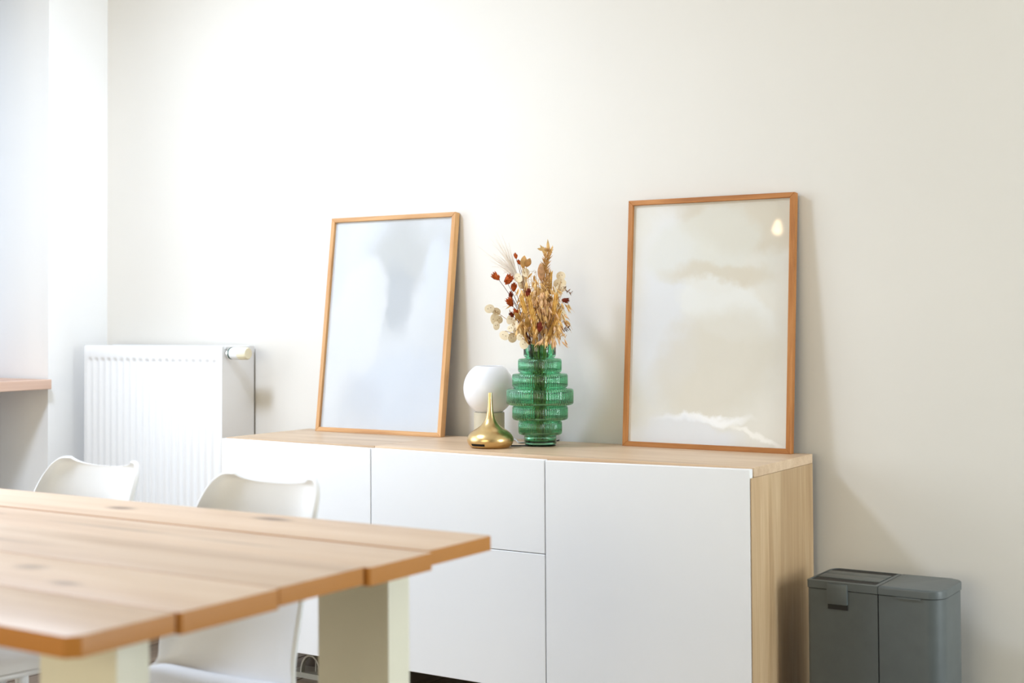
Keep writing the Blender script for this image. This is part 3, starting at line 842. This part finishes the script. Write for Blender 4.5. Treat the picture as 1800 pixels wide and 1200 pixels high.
# quaking grass tufts sticking out at the right
def tuft(label, a, b, dep, mat, n=16):
    tip = bp(*a, dep)
    t, pts = stem_thing('grass_tuft', label, 'dried flower', tip, MD['stem'], grp('grass tufts'), .0008, .2)
    p, q = bp(*a, dep), bp(*b, dep-.01)
    bm = bmesh.new(); d = (q-p).normalized(); L = (q-p).length
    tube(bm, [p, q], .0005, 4)
    for i in range(n):
        f_ = i/n
        lozenge(bm, p+d*L*f_, d*.5+Vector((0, 0, random.choice((-1, .8))))*.9+rv(.4), random.uniform(.007, .013), .0034, 4, .6)
    obj('tuft_head', bm, MD[mat], t, 70)
tuft('curved brown grass tuft at the lower right above the vase', (982, 584), (1001, 577), -.03, 'brown', 22)
tuft('thin grass tuft pointing right at mid height', (985, 567), (1002, 571), -.02, 'tan', 9)
tuft('dark tipped grass tuft at the right of the golden honesty', (992, 508), (1007, 517), -.01, 'brown', 9)
tuft('fine grass tuft fraying at the lower right rim', (975, 590), (996, 592), -.04, 'oat', 14)
tuft('grass tuft rising at the lower left behind the speckled pods', (900, 570), (898, 548), -.01, 'tan', 10)

# leaves / broad husks
def leaf(label, a, b, wd, dep, mat='leaf'):
    p, q = bp(*a, dep), bp(*b, dep-.006)
    t, pts = stem_thing('dried_leaf', label, 'dried leaf', p, MD['stem'], grp('dried leaves'), .0009)
    bm = bmesh.new(); d = q-p; L = d.length; d.normalize()
    s = d.cross(fh).normalized(); n = 8
    rows = []
    for i in range(n+1):
        f_ = i/n; ww = wd/SCL*math.sin(PI*min(1, f_*.93+.05))**.8
        c = p+d*L*f_ - fh*.006*math.sin(PI*f_)
        rows.append([bm.verts.new(c-s*ww*.5+fh*ww*.18), bm.verts.new(c), bm.verts.new(c+s*ww*.5+fh*ww*.18)])
    for r0, r1 in zip(rows, rows[1:]):
        for k_ in range(2): bm.faces.new((r0[k_], r0[k_+1], r1[k_+1], r1[k_]))
    bmesh.ops.solidify(bm, geom=bm.faces[:], thickness=.0006)
    obj('blade', bm, MD[mat], t, 60)
leaf('yellow oval dried leaf at the left below the rust buds', (918, 564), (906, 550), 9, -.07)
leaf('yellow oval dried leaf in front of the wheat ears', (928, 576), (927, 556), 9, -.085)
leaf('tan pointed dried leaf at the top left of the bouquet', (921, 472), (924, 450), 12, .0, 'oat')
leaf('brownish pointed dried leaf beside the tan top leaf', (927, 470), (934, 455), 11, -.005, 'tan')
leaf('pinkish broad husk leaf below the foxtail', (953, 495), (952, 464), 12, -.02, 'oat_pink')
leaf('long golden blade crossing the lower centre', (938, 606), (946, 560), 6, -.05, 'straw')
leaf('long golden blade on the right of the vase mouth', (960, 606), (974, 566), 6, -.05, 'wheat')
leaf('long straw blade on the left of the vase mouth', (930, 606), (914, 570), 5, -.045, 'straw')
leaf('pink-tan broad leaf low at the left by the rim', (917, 598), (909, 580), 11, -.01, 'oat_pink')

# ------------------------------------------------------------------ dining table
TX1, TX0, TZ = 1.88, -.20, .75
table = thing('dining_table', 'rustic oak plank dining table with cream legs in the blurred foreground', 'table')
seams = [-1.692, -1.878, -2.040, -2.231, -2.417, -2.584]
ends = [1.876, 1.886, 1.879, 1.884, 1.880]
thk = [.0245, .029, .026, .0285, .026]
for i in range(5):
    y1, y0 = seams[i]-.0012, seams[i+1]+.0012
    ch = .012 if i in (0, 4) else .003
    r_ = [0, 0, 0, 0]
    x1 = ends[i]
    pts = [(TX0, y0), (x1-(.014 if i == 4 else .003), y0), (x1, y0+(.014 if i == 4 else .003)), (x1, y1-(.006 if i == 0 else .003)), (x1-(.006 if i == 0 else .003), y1), (TX0, y1)]
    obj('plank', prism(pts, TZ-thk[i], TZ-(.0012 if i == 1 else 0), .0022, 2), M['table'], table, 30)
for lx0 in (1.580, -.06):
    fr = obj('leg_frame', box(lx0+.02, lx0+.136, -2.33, -1.80, TZ-.065, TZ-.0292), M['cream'], table)
    for y0 in (-2.389, -1.800):
        obj('leg', box(lx0, lx0+.156, y0, y0+.0595, 0, TZ-.0292, .004, 2), M['cream'], table, 30)

# ------------------------------------------------------------------ white shell chairs
def make_chair(label, loc, rz):
    t = thing('shell_chair', label, 'chair', loc, rz, 'white shell chairs at the far side of the table')
    prof = [  # y, z, halfwidth, forward wrap, edge lift
        (-.215, .390, .140, .0, -.006), (-.19, .412, .172, .0, .0), (-.08, .406, .190, .0, .010), (.05, .400, .190, .0, .016),
        (.125, .412, .182, .022, .020), (.165, .460, .176, .055, .018), (.196, .555, .172, .062, .014), (.220, .65, .166, .058, .012),
        (.238, .72, .158, .045, .016), (.250, .758, .146, .032, .021), (.2565, .778, .126, .022, .021), (.258, .785, .100, .014, .016)]
    P = catmull(prof, 4)
    NU = 20
    bm = bmesh.new(); rows = []
    for (y, z, w_, fw, up) in P:
        row = []
        for i in range(NU+1):
            u = -1+2*i/NU
            row.append(bm.verts.new((w_*math.sin(u*1.35)/math.sin(1.35), y-fw*abs(u)**2.2, z+up*abs(u)**2.4)))
        rows.append(row)
    for a, b in zip(rows, rows[1:]):
        for i in range(NU): bm.faces.new((a[i], a[i+1], b[i+1], b[i]))
    o = obj('shell', bm, M['chair'], t, 0)
    so = o.modifiers.new('thickness', 'SOLIDIFY'); so.thickness = .009; so.offset = 0
    bv = o.modifiers.new('round', 'BEVEL'); bv.width = .003; bv.segments = 2; bv.limit_method = 'ANGLE'
    # seat pad
    bm = bmesh.new(); rows = []; Q = P[3:17]
    for k_, (y, z, w_, fw, up) in enumerate(Q):
        e = math.sin(PI*k_/(len(Q)-1))**.35 if 0 < k_ < len(Q)-1 else 0
        row = []
        for i in range(NU+1):
            u = -1+2*i/NU; uu = u*.88
            h = .028*e*(1-abs(u)**6)
            row.append(bm.verts.new((w_*math.sin(uu*1.35)/math.sin(1.35), y-fw*abs(uu)**2.2, z+up*abs(uu)**2.4+.0055+h)))
        rows.append(row)
    for a, b in zip(rows, rows[1:]):
        for i in range(NU): bm.faces.new((a[i], a[i+1], b[i+1], b[i]))
    obj('seat_cushion', bm, M['cushion'], t, 0)
    for sx in (-1, 1):
        for sy, yy in ((-1, -.12), (1, .12)):
            bm = bmesh.new(); tube(bm, [(sx*.12, yy, .406), (sx*.20, yy+sy*.08, 0)], .016, 12, .010)
            obj('leg', bm, M['chair'], t, 50)
    bm = bmesh.new(); tube(bm, [(-.147, -.141, .27), (.147, .141, .27)], .005, 8); tube(bm, [(.147, -.141, .27), (-.147, .141, .27)], .005, 8)
    obj('cross_brace', bm, M['chair'], t, 50)
    return t
make_chair('white plastic shell chair behind the table in front of the radiator', (.675, -1.738, 0), 0)
make_chair('white plastic shell chair behind the table in front of the sideboard', (1.240, -1.79, 0), 0)

# ------------------------------------------------------------------ double bin
bn = thing('waste_bin', 'dark grey double waste bin with two lids beside the sideboard', 'bin', (0, 0, 0))
BX0, BXM, BX1, BY0, BY1, BZ = 1.884, 2.068, 2.226, -.272, -.078, .452
R_ = .045
def inset(p, d):
    cx = (BX0+BX1)/2; return p
for (x0, x1, rs) in ((BX0+.002, BXM-.0015, (0, 0, .03, .008)), (BXM+.0015, BX1-.002, (R_, .03, 0, 0))):
    obj('bin_body', prism(rounded(x0, x1, BY0+.002, BY1-.002, rs), 0, BZ-.0225), M['bin'], bn, 35)
# right lid: softly domed
obj('lid', prism(rounded(BXM+.0005, BX1, BY0, BY1, (R_, .03, 0, 0)), BZ-.0205, BZ, .006, 3), M['bin'], bn, 35)
obj('finger_lip', box(BXM+.045, BXM+.105, BY0-.002, BY0+.006, BZ-.0255, BZ-.0215), M['bin'], bn)
# left lid: raised rim around a recessed handle plate, slots front and back
out = rounded(BX0, BXM-.0005, BY0, BY1, (.002, .002, .03, .008))
lid = obj('lid', prism(out, BZ-.0205, BZ-.008), M['bin'], bn, 35)
rim = bmesh.new()
ri = .007
inn = rounded(BX0+ri, BXM-.0005-ri, BY0+ri, BY1-ri, (.002, .002, .018, .004))
n = len(out)
L = [[rim.verts.new((x, y, z)) for x, y in pl] for pl, z in ((out, BZ-.008), (out, BZ-.0015), (inn, BZ), (inn, BZ-.008))]
for a, b in zip(L, L[1:]):
    for i in range(n): rim.faces.new((a[i], a[(i+1) % n], b[(i+1) % n], b[i]))
obj('lid_rim', rim, M['bin'], lid, 25)
obj('slot_shade', box(BX0+ri+.001, BXM-ri-.002, BY0+ri+.001, BY1-ri-.001, BZ-.0085, BZ-.0022), M['black'], lid)  # near-flush black sheet, painting in the dark of the slots
obj('handle_plate', box(BX0+ri+.004, BXM-ri-.005, BY0+.052, (BY0+BY1)/2+.006, BZ-.007, BZ+.0002, .001, 2), M['bin'], lid, 30)
obj('handle_plate', box(BX0+ri+.004, BXM-ri-.005, (BY0+BY1)/2+.0075, BY1-.046, BZ-.007, BZ+.0002, .001, 2), M['bin'], lid, 30)
# latch tab with a black block painted in as the shadow gap below
obj('latch', box(BX0+.055, BX0+.107, BY0-.006, BY0+.004, BZ-.056, BZ-.006, .0015, 2), M['bin'], bn, 30)
obj('latch_shadow', box(BX0+.056, BX0+.107, BY0-.0012, BY0+.004, BZ-.069, BZ-.0555), M['black'], bn)
obj('pedal', box(BXM-.03, BXM+.03, BY0-.05, BY0+.005, .012, .022, .003, 2), M['bin'], bn, 30)

# ------------------------------------------------------------------ warm pendant bulb over the table (seen as a reflection in the beige print)
pd = thing('pendant_lamp', 'warm bare bulb pendant hanging above the table, mirrored in the beige print', 'lamp', (.85, -2.11, 1.80))
t = NT('warm_bulb'); em = t.n('ShaderNodeEmission'); em.inputs[0].default_value = (1, .72, .42, 1); em.inputs[1].default_value = 110*KP
t.l(em.outputs[0], t.out.inputs[0]); M['bulb'] = t.m
obj('bulb', lathe([(0, -.022), (.008, -.021), (.015, -.016), (.020, -.008), (.022, 0), (.019, .011), (.012, .020), (.011, .036), (.012, .042), (0, .042)], 32), M['bulb'], pd, 60)
obj('socket', lathe([(0, .042), (.017, .042), (.02, .05), (.02, .09), (.012, .10), (0, .10)], 32), M['brass'], pd, 40)
bm = bmesh.new(); tube(bm, [(0, 0, .10), (0, 0, CZ-1.80)], .003, 8); obj('cable', bm, M['rubber'], pd, 60)

# ------------------------------------------------------------------ white ceiling light near the window corner
cl = thing('ceiling_light', 'round flat white ceiling light near the radiator corner', 'lamp', (CLX, CLY, CZ))
obj('housing', lathe([(0, 0), (.24, 0), (.24, -.045), (.235, -.05), (0, -.05)], 48), M['white_lacquer'], cl, 40)
obj('diffuser', lathe([(0, -.0505), (.225, -.0505), (.225, -.056), (.21, -.062), (0, -.064)], 48), M['opal'], cl, 40)
l = bpy.data.lights.new('ceiling_light_glow', 'AREA'); l.shape = 'DISK'; l.size = .44; l.energy = 100*KC; l.color = (.68, .80, 1)
o = bpy.data.objects.new('ceiling_light_glow', l); C.objects.link(o); o.location = (0, 0, -.068); o.parent = cl
